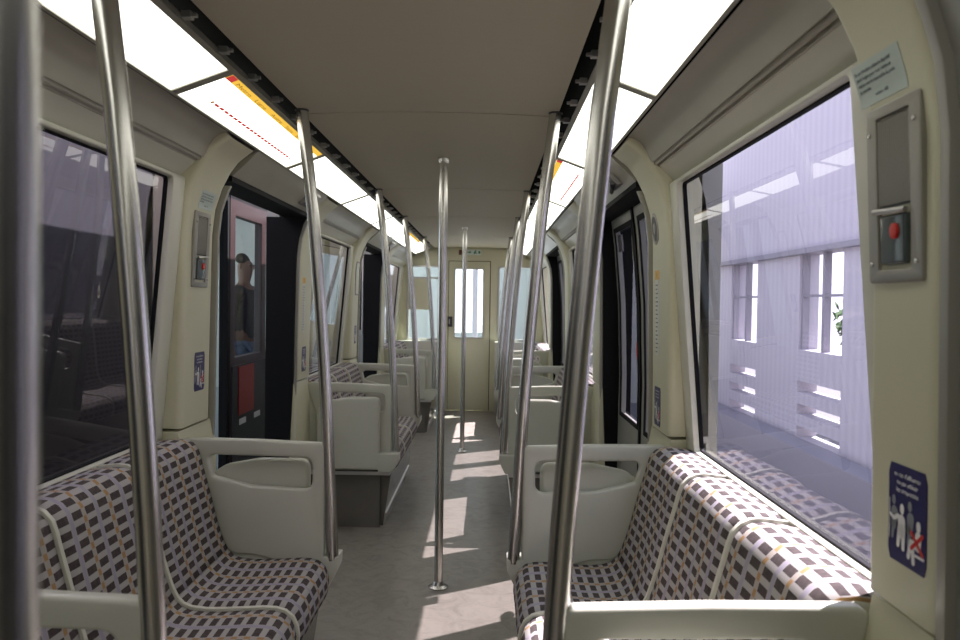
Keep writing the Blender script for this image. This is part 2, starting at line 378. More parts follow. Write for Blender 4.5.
# right-hand doors, closed (two leaves each)
def leaf(dn, s, ya, yb, wa, wb, first):
    r = empty('door_%d' % dn, (s*0.95, (ya+yb)/2, 0.012)); tag(r, kind='structure')
    zs = [0.014, 0.4, 0.83, 1.0, 1.2, 1.38, 1.5, 1.6, 1.7, 1.78, 1.836]
    def strip(bm, y0, y1, z0, z1, off=0.0, th=0.03):
        z = [z0]+[q for q in zs if z0 < q < z1]+[z1]
        prism_y(bm, [(X_leaf(q)+off, q) for q in z]+[(X_leaf(q)+off+th, q) for q in reversed(z)], y0, y1, s)
    bm = bm_new(); strip(bm, ya, wa, 0.014, 1.836); strip(bm, wb, yb, 0.014, 1.836); strip(bm, wa, wb, 0.014, 0.78); strip(bm, wa, wb, 1.775, 1.836)
    done(bm, 'leaf_frame', M['doorgrey'], root=r)
    bm = bm_new(); e = 0.012
    strip(bm, wa-e, wa+e, 0.78-e, 1.775+e, -0.004, 0.006); strip(bm, wb-e, wb+e, 0.78-e, 1.775+e, -0.004, 0.006); strip(bm, wa, wb, 0.78-e, 0.78+e, -0.004, 0.006); strip(bm, wa, wb, 1.775-e, 1.775+e, -0.004, 0.006)
    done(bm, 'window_gasket', M['black'], root=r)
    bm = bm_new(); z = [q for q in [0.78, 1.0, 1.2, 1.38, 1.5, 1.6, 1.7, 1.775]]
    A = [bm.verts.new((s*(X_leaf(q)+0.015), wa, q)) for q in z]; B = [bm.verts.new((s*(X_leaf(q)+0.015), wb, q)) for q in z]
    for i in range(len(z)-1): bm.faces.new((A[i], B[i], B[i+1], A[i+1]))
    done(bm, 'pane', M['glass'], smooth=60, root=r)
    ys = yb if first else ya
    bm = bm_new(); z2 = zs
    prism_y(bm, [(X_leaf(q)-0.008, q) for q in z2]+[(X_leaf(q)+0.036, q) for q in reversed(z2)], ys-0.016, ys+0.0 if first else ys+0.016, s)
    done(bm, 'meeting_seal', M['black'], root=r)
    return r
dn = 0
for i, c in enumerate(DOORS):
    dn += 1; leaf(dn, 1, c-0.625, c-0.002, c-0.54, c-0.10, True)
    dn += 1; r = leaf(dn, 1, c+0.002, c+0.625, c+0.06, c+0.55, False)
    if i == 1:
        def fl(x, y, z): return (X_leaf(y)+0.010+z, x, y)
        o = plate([(c+0.11+0.055*math.cos(t*math.pi/12), 1.15+0.055*math.sin(t*math.pi/12)) for t in range(24)], [], 0.002, 0, 'warning_disc', M['red'], fl, r)
        plate(rectpts(c+0.44, c+0.53, 1.66, 1.75), [], 0.002, 0, 'black_square_sticker', M['dark'], fl, r)
# ------------------------------------------------------------------ far end wall
fend = tag(empty('wall_far', (0, Y1, 0)), kind='structure')
def fe(x, y, z): return (x, Y1+0.03+z, y)
hole_d = rectpts(-0.285, 0.25, 0.005, 1.895)
hl = rounded(rectpts(-0.78, -0.41, 0.91, 1.81), 0.02); hr = rounded(rectpts(0.36, 0.76, 0.91, 1.81), 0.02)
plate(rectpts(-1.02, 1.02, 0.0, 2.12), [rectpts(-0.285, 0.25, 0.004, 1.895), hl, hr], 0.06, 0.003, 'end_bulkhead', M['cream'], fe, fend)
bm = bm_new(); box(bm, -0.70, 0.70, Y1-0.01, Y1+0.0, 1.935, 2.04); box(bm, -0.86, 0.86, Y1-0.012, Y1, 1.91, 1.935); done(bm, 'header_panel', M['cream'], bevel=0.002, root=fend)
for nm, x0, x1 in (('l', -0.78, -0.41), ('r', 0.36, 0.76)):
    wn += 1; r = tag(empty('window_%d' % wn, ((x0+x1)/2, Y1, 0.91)), kind='structure')
    plate(rounded(rectpts(x0-0.02, x1+0.02, 0.89, 1.83), 0.03), [rounded(rectpts(x0+0.004, x1-0.004, 0.914, 1.806), 0.02)], 0.02, 0.004, 'window_frame', M['alu'], lambda x, y, z: (x, Y1-0.006+z, y), r)
    bm = bm_new(); bm.faces.new([bm.verts.new(p) for p in ((x0, Y1+0.03, 0.91), (x1, Y1+0.03, 0.91), (x1, Y1+0.03, 1.81), (x0, Y1+0.03, 1.81))]); done(bm, 'pane', M['clear'], root=r)
    if nm == 'l':
        bm = bm_new(); box(bm, x0, x1-0.09, Y1+0.004, Y1+0.02, 1.27, 1.66); done(bm, 'blanking_panel', M['cream'], bevel=0.003, root=r)
        bm = bm_new(); box(bm, x0, x1, Y1, Y1+0.02, 1.66, 1.685); done(bm, 'hopper_rail', M['alu'], root=r)
dn += 1; ed = tag(empty('door_%d' % dn, (0, Y1+0.03, 0)), kind='structure')
plate(rectpts(-0.276, 0.241, 0.012, 1.886), [rounded(rectpts(-0.195, 0.155, 0.93, 1.79), 0.02)], 0.035, 0.003, 'door_panel', M['cream'], lambda x, y, z: (x, Y1+0.028+z, y), ed)
plate(rounded(rectpts(-0.205, 0.165, 0.92, 1.80), 0.02), [rounded(rectpts(-0.192, 0.152, 0.933, 1.787), 0.02)], 0.012, 0.002, 'window_gasket', M['alu'], lambda x, y, z: (x, Y1+0.008+z, y), ed)
bm = bm_new(); bm.faces.new([bm.verts.new(p) for p in ((-0.195, Y1+0.03, 0.93), (0.155, Y1+0.03, 0.93), (0.155, Y1+0.03, 1.79), (-0.195, Y1+0.03, 1.79))]); done(bm, 'pane', M['clear'], root=ed)
bm = bm_new(); box(bm, -0.285, -0.225, Y1-0.012, Y1+0.011, 1.06, 1.19); q = done(bm, 'lock_plate', M['dark'], bevel=0.004, root=ed)
bm = bm_new(); tube(bm, [(-0.262, Y1-0.012, 1.15), (-0.262, Y1-0.035, 1.15), (-0.262, Y1-0.035, 1.10), (-0.262, Y1-0.012, 1.10)], 0.006, 8); done(bm, 'handle', M['alu'], smooth=40, root=ed)
# exit sign on the header
bm = bm_new()
for q in ((-0.33, -0.255, 0.0, 1.93), (0.22, 0.29, 0.0, 1.93), (-0.33, 0.29, 1.865, 1.93), (-0.33, 0.29, -0.01, 0.05)): box(bm, q[0], q[1], Y1+0.062, Y1+0.08, q[2], q[3])
done(bm, 'door_stop', M['black'], root=fend)  # added black backing, blocks sky light leaking round the end door
es = tag(empty('emergency_exit_sign', (0.03, Y1-0.012, 1.99)), 'small pale green emergency exit sign above the far end door', 'sign')
def fs(x, y, z): return (x, Y1-0.0115-z, y)
plate(rectpts(-0.075, 0.125, 1.965, 2.035), [], 0.003, 0, 'sign_plate', M['signgreen'], fs, es)
plate([(-0.06, 1.995), (-0.02, 1.995), (-0.02, 1.98), (-0.0, 2.0), (-0.02, 2.02), (-0.02, 2.005), (-0.06, 2.005)], [], 0.002, 0, 'arrow', M['green'], lambda x, y, z: fs(x, y, z+0.003), es)
plate([(0.03, 1.975), (0.042, 1.975), (0.05, 1.99), (0.06, 1.982), (0.075, 1.98), (0.075, 1.986), (0.062, 1.99), (0.054, 2.0), (0.07, 2.003), (0.07, 2.009), (0.045, 2.012), (0.028, 2.0), (0.03, 1.994), (0.04, 2.0)], [], 0.002, 0, 'running_figure', M['green'], lambda x, y, z: fs(x, y, z+0.003), es)
plate([(0.054+0.008*math.cos(t/2), 2.021+0.008*math.sin(t/2)) for t in range(12)], [], 0.002, 0, 'figure_head', M['green'], lambda x, y, z: fs(x, y, z+0.003), es)
plate(rectpts(0.09, 0.115, 1.985, 2.015), [], 0.002, 0, 'door_symbol', M['green'], lambda x, y, z: fs(x, y, z+0.003), es)
bm = bm_new(); box(bm, -0.155, -0.115, Y1-0.03, Y1-0.010, 1.965, 2.03)
tag(done(bm, 'alarm_lamp', mat('dark_red_plastic', (0.12, 0.03, 0.02), 0.4), bevel=0.005), 'small dark red box left of the exit sign over the end door', 'indicator')
# ledges under the end windows
for s in (-1, 1):
    bm = bm_new()
    if s < 0: box(bm, -0.94, -0.31, 9.50, Y1-0.001, 0.0, 0.885)
    else: box(bm, 0.31, 0.94, 9.50, Y1-0.001, 0.0, 0.885)
    tag(done(bm, 'equipment_cabinet', M['panel'], bevel=0.012), 'low %s cabinet under the %s window of the far end wall' % (('pale cream', 'left') if s < 0 else ('pale cream', 'right')), 'cabinet')
# ------------------------------------------------------------------ ceiling lights
BARS = [-2.85, -1.59, -0.33, 0.93, 2.19, 3.43, 4.70, 5.90, 7.10, 8.30, 9.50]
LI, LO = (0.505, 2.030), (0.690, 1.962)
def lp(s, t, y, o=0.0):             # point on the sloping lamp plane; o = towards the passengers
    nx, nz = -(LI[1]-LO[1]), -(LO[0]-LI[0]); L = math.hypot(nx, nz); nx, nz = nx/L, nz/L
    return (s*(LI[0]+(LO[0]-LI[0])*t+nx*o), y, LI[1]+(LO[1]-LI[1])*t+nz*o)
def slab(bm, s, t0, t1, y0, y1, o0, o1):
    v = [bm.verts.new(lp(s, t, y, o)) for t in (t0, t1) for y in (y0, y1) for o in (o0, o1)]
    for f in ((0, 1, 3, 2), (4, 6, 7, 5), (0, 4, 5, 1), (2, 3, 7, 6), (0, 2, 6, 4), (1, 5, 7, 3)): bm.faces.new([v[i] for i in f])
ordn = ['nearest', 'second', 'third', 'fourth', 'fifth', 'sixth', 'seventh']
for s in (-1, 1):
    for i, (a, b) in enumerate(zip(BARS, BARS[1:])):
        r = empty('ceiling_light', lp(s, 0.5, (a+b)/2))
        if b > 0.9:
            n = i-2; w = ordn[n-0] if n < len(ordn) else 'last'
            lab = '%s bright rectangular diffuser of the %s ceiling light strip' % (w, SIDE[s])
        else: lab = 'ceiling light of the %s strip, behind the viewer' % SIDE[s]
        mp = (s < 0 and i in (4, 8)) or (s > 0 and i in (5, 9))
        if mp: lab += ', carrying the yellow line map'
        tag(r, lab, 'ceiling light', 'ceiling lights of the %s strip' % SIDE[s])
        bm = bm_new(); slab(bm, s, 0.03, 0.97, a+0.010, b-0.010, -0.002, 0.0); done(bm, 'diffuser', M['lampglow'], root=r)
        bm = bm_new(); slab(bm, s, 0.0, 0.085, a, b, -0.02, 0.006); slab(bm, s, 0.955, 1.0, a, b, -0.02, 0.006); slab(bm, s, 0.085, 0.955, a, a+0.021, -0.02, 0.004); slab(bm, s, 0.085, 0.955, b-0.021, b, -0.02, 0.004)
        done(bm, 'lamp_frame', M['lampframe'], root=r)
        if b > 0:
            for q in range(5):
                y = a+(b-a)*(q+0.5)/5; bm = bm_new()
                box(bm, s*0.484, s*0.506, y-0.012, y+0.012, 2.034, 2.050); box(bm, s*0.472, s*0.486, y-0.005, y+0.005, 2.038, 2.046)
                done(bm, 'latch', M['alu'], root=r)
        if mp:
            bm = bm_new(); slab(bm, s, 0.09, 0.23, a+0.02, b-0.02, 0.0005, 0.0015); done(bm, 'map_header', M['mapyellow'], root=r)
            bm = bm_new(); slab(bm, s, 0.10, 0.22, a+0.03, a+0.075, 0.002, 0.003); hd = done(bm, 'map_logo', M['mapred'], root=r)
            if s < 0: fm = lambda x, y, z, a=a, s=s: lp(s, 0.20-y, a+x, 0.0026)
            else: fm = lambda x, y, z, a=a, s=s, b=b: lp(s, 0.20-y, b-x, 0.0026)
            xo = 0.10
            for wd in ('Metro', 'Ligne', 'Autre', 'Sens', 'B'):
                text(wd, 0.058, 'map_word', M['mapink'], lambda x, y, z, f=fm, xo=xo: f(x+xo, y*1.6, z), r, sx=0.95)
                xo += 0.031*len(wd)+0.03
            N = 20; bm = bm_new()
            for q in range(N):
                y = a+0.20+(b-a-0.36)*q/N; slab(bm, s, 0.685, 0.735, y, y+(b-a-0.36)/N*0.78, 0.0005, 0.0015)
            done(bm, 'route_line', M['mapred'], root=r)
            for y, L in ((a+0.17, 0.015), (b-0.15, 0.015)):
                bm = bm_new(); slab(bm, s, 0.68, 0.74, y, y+L, 0.0005, 0.0016); done(bm, 'route_terminus', M['mapink'], root=r)
            for q in range(4):
                y = a+0.26+0.2*q; bm = bm_new(); slab(bm, s, 0.90, 0.915, y, y+0.02, 0.0005, 0.0016); done(bm, 'map_mark', M['mapink'], root=r)
    # dark gap edge pieces between lamp and duct
for s in (-1, 1):
    bm = bm_new(); prism_y(bm, [(0.690, 1.972), (0.70, 1.962), (0.70, 2.10), (0.692, 2.10)], Y0, Y1, s)
    tag(done(bm, 'trim_%d' % (20+s), M['slot']), kind='structure')
# hanging door gear seen under the header
for s, y in ((-1, 4.08), (1, 3.3), (-1, 7.4)):
    r = tag(empty('door_control_box', (s*0.745, y, 1.87)), {(-1, 4.08): 'dark metal door gear hanging above the nearest left doorway', (1, 3.3): 'door gear hanging above the nearest closed right door', (-1, 7.4): 'door gear above the second left doorway'}[(s, y)], 'bracket')
    bm = bm_new(); prism_y(bm, [(0.70, 1.948), (0.755, 1.895), (0.775, 1.877), (0.75, 1.872), (0.715, 1.905), (0.695, 1.93)], y-0.10, y+0.10, s); done(bm, 'housing', M['grille'], bevel=0.004, root=r)
    bm = bm_new(); tube(bm, [(s*0.73, y-0.08, 1.885), (s*0.74, y, 1.86), (s*0.755, y+0.09, 1.868)], 0.010, 10); done(bm, 'cable', M['dark'], smooth=40, root=r)
# ------------------------------------------------------------------ benches
BACK = [(0.935, 0.868), (0.90, 0.872), (0.862, 0.876), (0.838, 0.874), (0.818, 0.865), (0.802, 0.848), (0.793, 0.822), (0.785, 0.79), (0.768, 0.73), (0.752, 0.67), (0.737, 0.61), (0.722, 0.56), (0.708, 0.52), (0.692, 0.488)]
SEAT = [(0.692, 0.488), (0.672, 0.468), (0.645, 0.457), (0.60, 0.452), (0.54, 0.453), (0.48, 0.457), (0.43, 0.460), (0.395, 0.459), (0.368, 0.452), (0.348, 0.436), (0.337, 0.412), (0.333, 0.385), (0.337, 0.355)]
ALL = BACK+SEAT[1:]
def arclen(P):
    L = [0]
    for a, b in zip(P, P[1:]): L.append(L[-1]+math.hypot(b[0]-a[0], b[1]-a[1]))
    return L
AL = arclen(ALL)
def normals(P):
    out = []
    for i in range(len(P)):
        a = P[max(i-1, 0)]; b = P[min(i+1, len(P)-1)]; d = Vector((b[0]-a[0], b[1]-a[1])).normalized(); out.append((d.y, -d.x))
    return out                       # towards the sitter
NR = normals(ALL)
def upholstery(s, i0, i1, ya, yb, name, root, y_ref):
    bm = bm_new(); uvl = bm.loops.layers.uv.new('UVMap'); ny = 12; rows = []
    w = yb-ya; n0 = 0.003
    for i in range(i0, i1+1):
        (x, z), (nx, nz) = ALL[i], NR[i]; row = []
        for j in range(ny+1):
            f = j/ny; e = min(f, 1-f); puff = 0.010*(1-math.exp(-e*16)) - 0.010*math.sin(math.pi*f)**2*(1 if 3 < i < len(ALL)-5 else 0.2)
            o = n0+puff; row.append((bm.verts.new((s*(x+nx*o), ya+w*f, z+nz*o)), (ya+w*f-y_ref)/0.0668, AL[i]/0.035))
        rows.append(row)
    for r0, r1 in zip(rows, rows[1:]):
        for j in range(ny):
            q = [r0[j], r0[j+1], r1[j+1], r1[j]]; f = bm.faces.new([c[0] for c in q])
            for l, c in zip(f.loops, q): l[uvl].uv = (c[1], c[2])
    for f in bm.faces: f.smooth = True
    # give it a backing so it has thickness
    back = []
    for i in range(i0, i1+1):
        (x, z), (nx, nz) = ALL[i], NR[i]; back.append([bm.verts.new((s*(x-nx*0.02), y, z-nz*0.02)) for y in (ya, yb)])
    for a, b in zip(back, back[1:]): bm.faces.new((a[0], b[0], b[1], a[1]))
    for (a, b, r0, r1) in zip(back, back[1:], rows, rows[1:]):
        bm.faces.new((a[0], r0[0][0], r1[0][0], b[0])); bm.faces.new((a[1], b[1], r1[-1][0], r0[-1][0]))
    bm.faces.new([back[0][0], back[0][1]]+[c[0] for c in reversed(rows[0])]); bm.faces.new([back[-1][1], back[-1][0]]+[c[0] for c in rows[-1]])
    bmesh.ops.recalc_face_normals(bm, faces=bm.faces)
    me = bpy.data.meshes.new(name); bm.to_mesh(me); bm.free()
    o = link(name, me, M['fabric']); adopt(o, root); return o
def bench(s, ya, yb, lab):
    r = tag(empty('bench_seat', (s*0.62, (ya+yb)/2, 0)), lab, 'bench', 'upholstered benches along the car sides')
    n = 3; w = (yb-ya)/n; nb = len(BACK)-1
    for k_ in range(n):
        a, b = ya+k_*w, ya+(k_+1)*w
        upholstery(s, 0, nb, a+0.006, b-0.006, 'backrest', r, a)
        upholstery(s, nb, len(ALL)-1, a+0.006, b-0.006, 'seat_cushion', r, a)
    for k_ in range(n+1):
        y = ya+k_*w; hw = 0.0075
        rise = 0.012
        if k_ == 0: y += hw; rise = -0.004
        if k_ == n: y -= hw; rise = -0.001
        bm = bm_new(); I = range(0, len(ALL))
        outer = [(ALL[i][0]+NR[i][0]*rise, ALL[i][1]+NR[i][1]*rise) for i in I]; inner = [(ALL[i][0]-NR[i][0]*0.03, ALL[i][1]-NR[i][1]*0.03) for i in I]
        A = [[bm.verts.new((s*x, yy, z)) for x, z in outer] for yy in (y-hw, y+hw)]; B = [[bm.verts.new((s*x, yy, z)) for x, z in inner] for yy in (y-hw, y+hw)]
        for i in range(len(outer)-1):
            bm.faces.new((A[0][i], A[1][i], A[1][i+1], A[0][i+1])); bm.faces.new((B[0][i], B[0][i+1], B[1][i+1], B[1][i]))
            bm.faces.new((A[0][i], A[0][i+1], B[0][i+1], B[0][i])); bm.faces.new((A[1][i], B[1][i], B[1][i+1], A[1][i+1]))
        bm.faces.new((A[0][0], B[0][0], B[1][0], A[1][0])); bm.faces.new((A[0][-1], A[1][-1], B[1][-1], B[0][-1]))
        done(bm, 'divider', M['frame'], bevel=0.003, root=r)
    bm = bm_new(); prism_y(bm, [(0.345, 0.352), (0.352, 0.34), (0.355, 0.0), (0.95, 0.0), (0.95, 0.30), (0.60, 0.40), (0.38, 0.41)] if False else [(0.352, 0.372), (0.405, 0.0), (0.95, 0.0), (0.95, 0.35), (0.62, 0.41), (0.38, 0.41)], ya+0.01, yb-0.01, s)
    done(bm, 'heater_box', M['kick'], root=r)
    bm = bm_new(); prism_y(bm, [(0.334, 0.372), (0.334, 0.345), (0.39, 0.345), (0.39, 0.372)], ya+0.01, yb-0.01, s); done(bm, 'front_edge', M['panel'], bevel=0.004, root=r)
    bm = bm_new(); prism_y(bm, [(0.395, 0.085), (0.385, 0.0), (0.405, 0.0), (0.412, 0.085)] if False else [(0.384, 0.075), (0.396, 0.001), (0.404, 0.001), (0.396, 0.080)], ya+0.01, yb-0.01, s); done(bm, 'kick_strip', M['alu'], root=r)
    return r
SEATS = [(1.316, 2.704), (4.668, 6.072), (8.038, 9.495)]
bn = ['nearest', 'middle', 'farthest']
for s in (-1, 1):
    for i, (a, b) in enumerate(SEATS):
        bench(s, a, b, '%s %s-hand bench with three brown and white checked seats' % (bn[i], SIDE[s]))
# ------------------------------------------------------------------ end panels with folding seats
def end_panel(s, y, door_dir, lab):
    r = tag(empty('partition_panel', (s*0.6, y, 0.33)), lab, 'partition', 'moulded partitions at the bench ends')
    th = 0.036; yc = y
    def fp(x, yy, z): return (s*x, yc+z, yy)
    outer = rounded([(0.352, 0.40), (0.352, 0.868), (0.60, 0.877), (0.875, 0.880), (0.83, 0.74), (0.735, 0.56), (0.70, 0.468), (0.60, 0.463)], [0.01, 0.02, 0.0, 0.03, 0.2, 0.1, 0.06, 0.0], 6)
    hole = rounded([(0.397, 0.700), (0.397, 0.815), (0.775, 0.822), (0.752, 0.745), (0.62, 0.712)], [0.035, 0.035, 0.03, 0.012, 0.05], 7)
    plate(outer, [hole], th, 0.009, 'panel', M['panel'], fp, r)
    shell = rounded([(0.345, 0.345), (0.345, 0.47), (0.60, 0.485), (0.70, 0.52), (0.76, 0.72), (0.79, 0.80), (0.82, 0.838), (0.872, 0.84), (0.872, 0.345)], [0.01, 0.01, 0.1, 0.1, 0.1, 0.06, 0.03, 0.0, 0.0], 5)
    plate(shell, [], th*0.62, 0.005, 'seat_shell', M['panel'], fp, r)
    # bracket at the foot of the pole
    bm = bm_new(); yb = sorted((y-door_dir*0.019, y+door_dir*0.075))
    prism_y(bm, [(0.300, 0.462), (0.302, 0.42), (0.335, 0.352), (0.425, 0.352), (0.435, 0.462)], yb[0], yb[1], s); done(bm, 'mounting_bracket', M['panel'], bevel=0.008, root=r)
    # folding seat, folded up on the door side
    y0 = y+door_dir*0.022
    f = rounded([(0.418, 0.36), (0.418, 0.800), (0.60, 0.800), (0.73, 0.775), (0.80, 0.72), (0.80, 0.36)], [0.02, 0.04, 0.15, 0.12, 0.05, 0.02], 7)
    q = plate(f, [], 0.048, 0.016, 'folding_seat', M['panel'], lambda x, yy, z: (s*x, y0+door_dir*0.026+z, yy), r)
    bm = bm_new(); tube(bm, [(s*0.425, y0+door_dir*0.03, 0.375), (s*0.80, y0+door_dir*0.03, 0.375)], 0.012, 12); done(bm, 'hinge', M['dark'], smooth=40, root=r)
    bm = bm_new(); prism_y(bm, [(0.355, 0.352), (0.355, 0.33), (0.86, 0.33), (0.86, 0.352)], min(y-0.011, y+door_dir*0.06), max(y+0.011, y+door_dir*0.06), s); done(bm, 'bottom_rail', M['alu'], root=r)
    bm = bm_new(); prism_y(bm, [(0.42, 0.33), (0.42, 0.0), (0.93, 0.0), (0.93, 0.33)], y-0.009, y+0.009, s); done(bm, 'foot_panel', M['kick'], root=r)
ends = [(1.29, -1, 'near end of the nearest'), (2.73, 1, 'far end of the nearest'), (4.64, -1, 'near end of the middle'), (6.10, 1, 'far end of the middle'), (8.01, -1, 'near end of the farthest')]
def pole(s, y, lab):
    r = tag(empty('grab_pole', (s*0.33, y, 0.44)), lab, 'handrail', 'leaning steel poles at the bench ends')
    P = [(0.324, 0.448), (0.327, 0.52), (0.333, 0.62), (0.339, 0.74), (0.345, 0.87), (0.352, 1.0), (0.362, 1.15), (0.374, 1.32), (0.389, 1.5), (0.407, 1.7), (0.425, 1.85), (0.449, ZC+0.0)]
    bm = bm_new(); tube(bm, [(s*x, y, z) for x, z in P], 0.0215, 28); done(bm, 'tube', M['steel'], smooth=50, root=r)
    bm = bm_new(); lathe(bm, s*0.449, y, [(0.0235, ZC-0.006), (0.025, ZC-0.004), (0.025, ZC-0.0005)]); done(bm, 'ceiling_flange', M['dark'], smooth=40, root=r)
for s in (-1, 1):
    for y, dd, w in ends:
        end_panel(s, y, dd, 'pale moulded partition at the %s %s-hand bench' % (w, SIDE[s]))
        pole(s, y, 'curved steel grab pole at the %s %s-hand bench' % (w, SIDE[s]))
def centre_pole(y, lab):
    r = tag(empty('stanchion', (0, y, 0)), lab, 'handrail', 'straight steel poles on the centre line')
    bm = bm_new(); tube(bm, [(0, y, 0.01), (0, y, 0.7), (0, y, 1.4), (0, y, ZC+0.008)], 0.0205, 32); done(bm, 'tube', M['steel'], smooth=50, root=r)
    bm = bm_new(); lathe(bm, 0, y, [(0.048, 0.0005), (0.048, 0.006), (0.030, 0.014), (0.024, 0.03)]); done(bm, 'floor_flange', M['steel'], smooth=40, root=r)
    bm = bm_new(); lathe(bm, 0, y, [(0.024, ZC-0.012), (0.028, ZC+0.004), (0.028, ZC+0.0115)]); done(bm, 'ceiling_flange', M['steel'], smooth=40, root=r)
centre_pole(0.335, 'blurred steel pole right before the viewer at the left picture edge')
centre_pole(3.67, 'straight steel pole in mid-aisle between the first doorways')
centre_pole(7.04, 'straight steel pole in mid-aisle between the second doorways, nearer the end door')
# ------------------------------------------------------------------ pillar fittings (y axis along the car, laid on the pillar's curved cover)
def on_pier(s, o=0.0):
    def f(x, y, z): return (s*(X_pier(y)-o-z), x, y)
    return f
def reading(s, yc):                     # local x runs left-to-right for a reader in the aisle
    return lambda x: yc-x if s > 0 else yc+x
def gridplate(s, yc, w, z0, z1, o, name, m, root, r=0.0):       # conforming to the curve
    n = 10; bm = bm_new(); rows = []
    for i in range(n+1):
        z = z0+(z1-z0)*i/n; e = 0.0
        if r: 
            d = min(z-z0, z1-z); e = r-math.sqrt(max(r*r-(r-d)**2, 0)) if d < r else 0
        rows.append([bm.verts.new((s*(X_pier(z)-oo), yc+yy, z)) for oo, yy in ((0.0002, -w/2+e), (o, -w/2+e), (o, w/2-e), (0.0002, w/2-e))])
    for a, b in zip(rows, rows[1:]):
        for j in range(3): bm.faces.new((a[j], a[j+1], b[j+1], b[j]))
    bm.faces.new(rows[0]); bm.faces.new(list(reversed(rows[-1])))
    return done(bm, name, m, smooth=30, root=root)
def intercom(s, yc, where):
    z0, z1, w = 1.418, 1.695, 0.155
    r = tag(empty('intercom_unit', (s*X_pier(1.55), yc, z0)), 'tall metal intercom unit with ribbed grille on the %s' % where, 'intercom', 'emergency intercoms')
    f = on_pier(s)
    out = rounded(rectpts(-w/2, w/2, z0, z1), 0.008)
    def lin(x, y, z):                 # straight plate between two heights of the pillar
        t = (y-z0)/(z1-z0); X = X_pier(z0)+(X_pier(z1)-X_pier(z0))*t; return (s*(X+0.002-z), yc+x, y)
    plate(out, [rounded(rectpts(-w/2+0.03, w/2-0.03, z0+0.02, z1-0.018), 0.003)], 0.014, 0.002, 'surround', M['unit'], lambda x, y, z: lin(x, y, z+0.0), r)
    plate(rectpts(-w/2+0.03, w/2-0.03, z0+0.02, z1-0.018), [], 0.004, 0, 'backplate', M['dark'], lambda x, y, z: lin(x, y, z-0.004), r)
    bm = bm_new()
    zt, zb = z1-0.020, z0+0.118
    plate(rectpts(-w/2+0.031, w/2-0.031, zb, zt), [], 0.004, 0, 'grille_plate', M['dark'], lambda x, y, z: lin(x, y, z-0.001), r)
    nr = 15
    for i in range(nr):
        x = -w/2+0.035+(w-0.07)*i/(nr-1)
        P = [lin(x-0.0016, zb+0.003, 0.0), lin(x+0.0016, zb+0.003, 0.0), lin(x+0.0016, zt-0.003, 0.0), lin(x-0.0016, zt-0.003, 0.0)]
        Q = [(p[0]-s*0.005, p[1], p[2]) for p in P]
        v = [bm.verts.new(p) for p in P]+[bm.verts.new(p) for p in Q]
        for q in ((0, 1, 2, 3), (4, 7, 6, 5), (0, 4, 5, 1), (1, 5, 6, 2), (2, 6, 7, 3), (3, 7, 4, 0)): bm.faces.new([v[j] for j in q])
    done(bm, 'ribs', M['unit'], root=r)
    h = rounded(rectpts(-0.036, 0.036, z0+0.028, z0+0.105), 0.006)
    plate(h, [], 0.016, 0.004, 'handle_box', mat('smoky_plastic', (0.07, 0.09, 0.085), 0.15), lambda x, y, z: lin(x, y, z+0.002), r)
    bm = bm_new(); tube(bm, [lin(-0.040, z0+0.108, 0.010), lin(0.045, z0+0.112, 0.014)], 0.0045, 10); done(bm, 'lever', M['alu'], smooth=40, root=r)
    dy = -0.012 if s > 0 else 0.012
    plate([(dy+0.010*math.cos(t*math.pi/10), z0+0.078+0.012*math.sin(t*math.pi/10)) for t in range(20)], [], 0.006, 0.001, 'call_button', M['red'], lambda x, y, z: lin(x, y, z+0.012), r)
    for x in (-w/2+0.013, w/2-0.013):
        for z_ in (z0+0.03, z1-0.04):
            plate([(x+0.004*math.cos(t*math.pi/5), z_+0.004*math.sin(t*math.pi/5)) for t in range(10)], [], 0.005, 0.001, 'screw', M['steel'], lambda a, b, z: lin(a, b, z+0.008), r)
intercom(1, 1.19, 'near right pillar'); intercom(-1, 2.83, 'left pillar before the nearest doorway'); 
def notice(s, yc, where):
    r = tag(empty('printed_notice', (s*X_pier(1.74), yc, 1.71)), 'pale green printed notice above the intercom on the %s' % where, 'notice', 'intercom notices')
    gridplate(s, yc, 0.142, 1.706, 1.772, 0.001, 'paper', M['notice'], r)
    rd = reading(s, yc)
    g = lambda x, y, z: (s*(X_pier(y)-0.0016), rd(x), y)
    for i, l in enumerate(["En cas d'incident utilisez le dispositif", "placé l'organe pour vous mettre en", "relation avec le responsable du poste", "de contrôle."]):
        text(l, 0.0078, 'notice_text', M['ink'], lambda x, y, z, i=i: g(x-0.064, y+1.757-0.0095*i, z), r, offset=0.0002, sx=0.96)
    text("voiture : 002", 0.0075, 'notice_text', M['ink'], lambda x, y, z: g(x-0.020, y+1.7165, z), r, offset=0.0003)
notice(1, 1.218, 'near right pillar'); notice(-1, 2.85, 'left pillar before the nearest doorway')
def capsule(p, q, r0, r1, n=7):
    p, q = Vector((*p, 0)), Vector((*q, 0)); d = (q-p).normalized(); a = math.atan2(d.y, d.x)
    return [(p.x+r0*math.cos(a+math.pi/2+math.pi*i/n), p.y+r0*math.sin(a+math.pi/2+math.pi*i/n)) for i in range(n+1)]+[(q.x+r1*math.cos(a-math.pi/2+math.pi*i/n), q.y+r1*math.sin(a-math.pi/2+math.pi*i/n)) for i in range(n+1)]
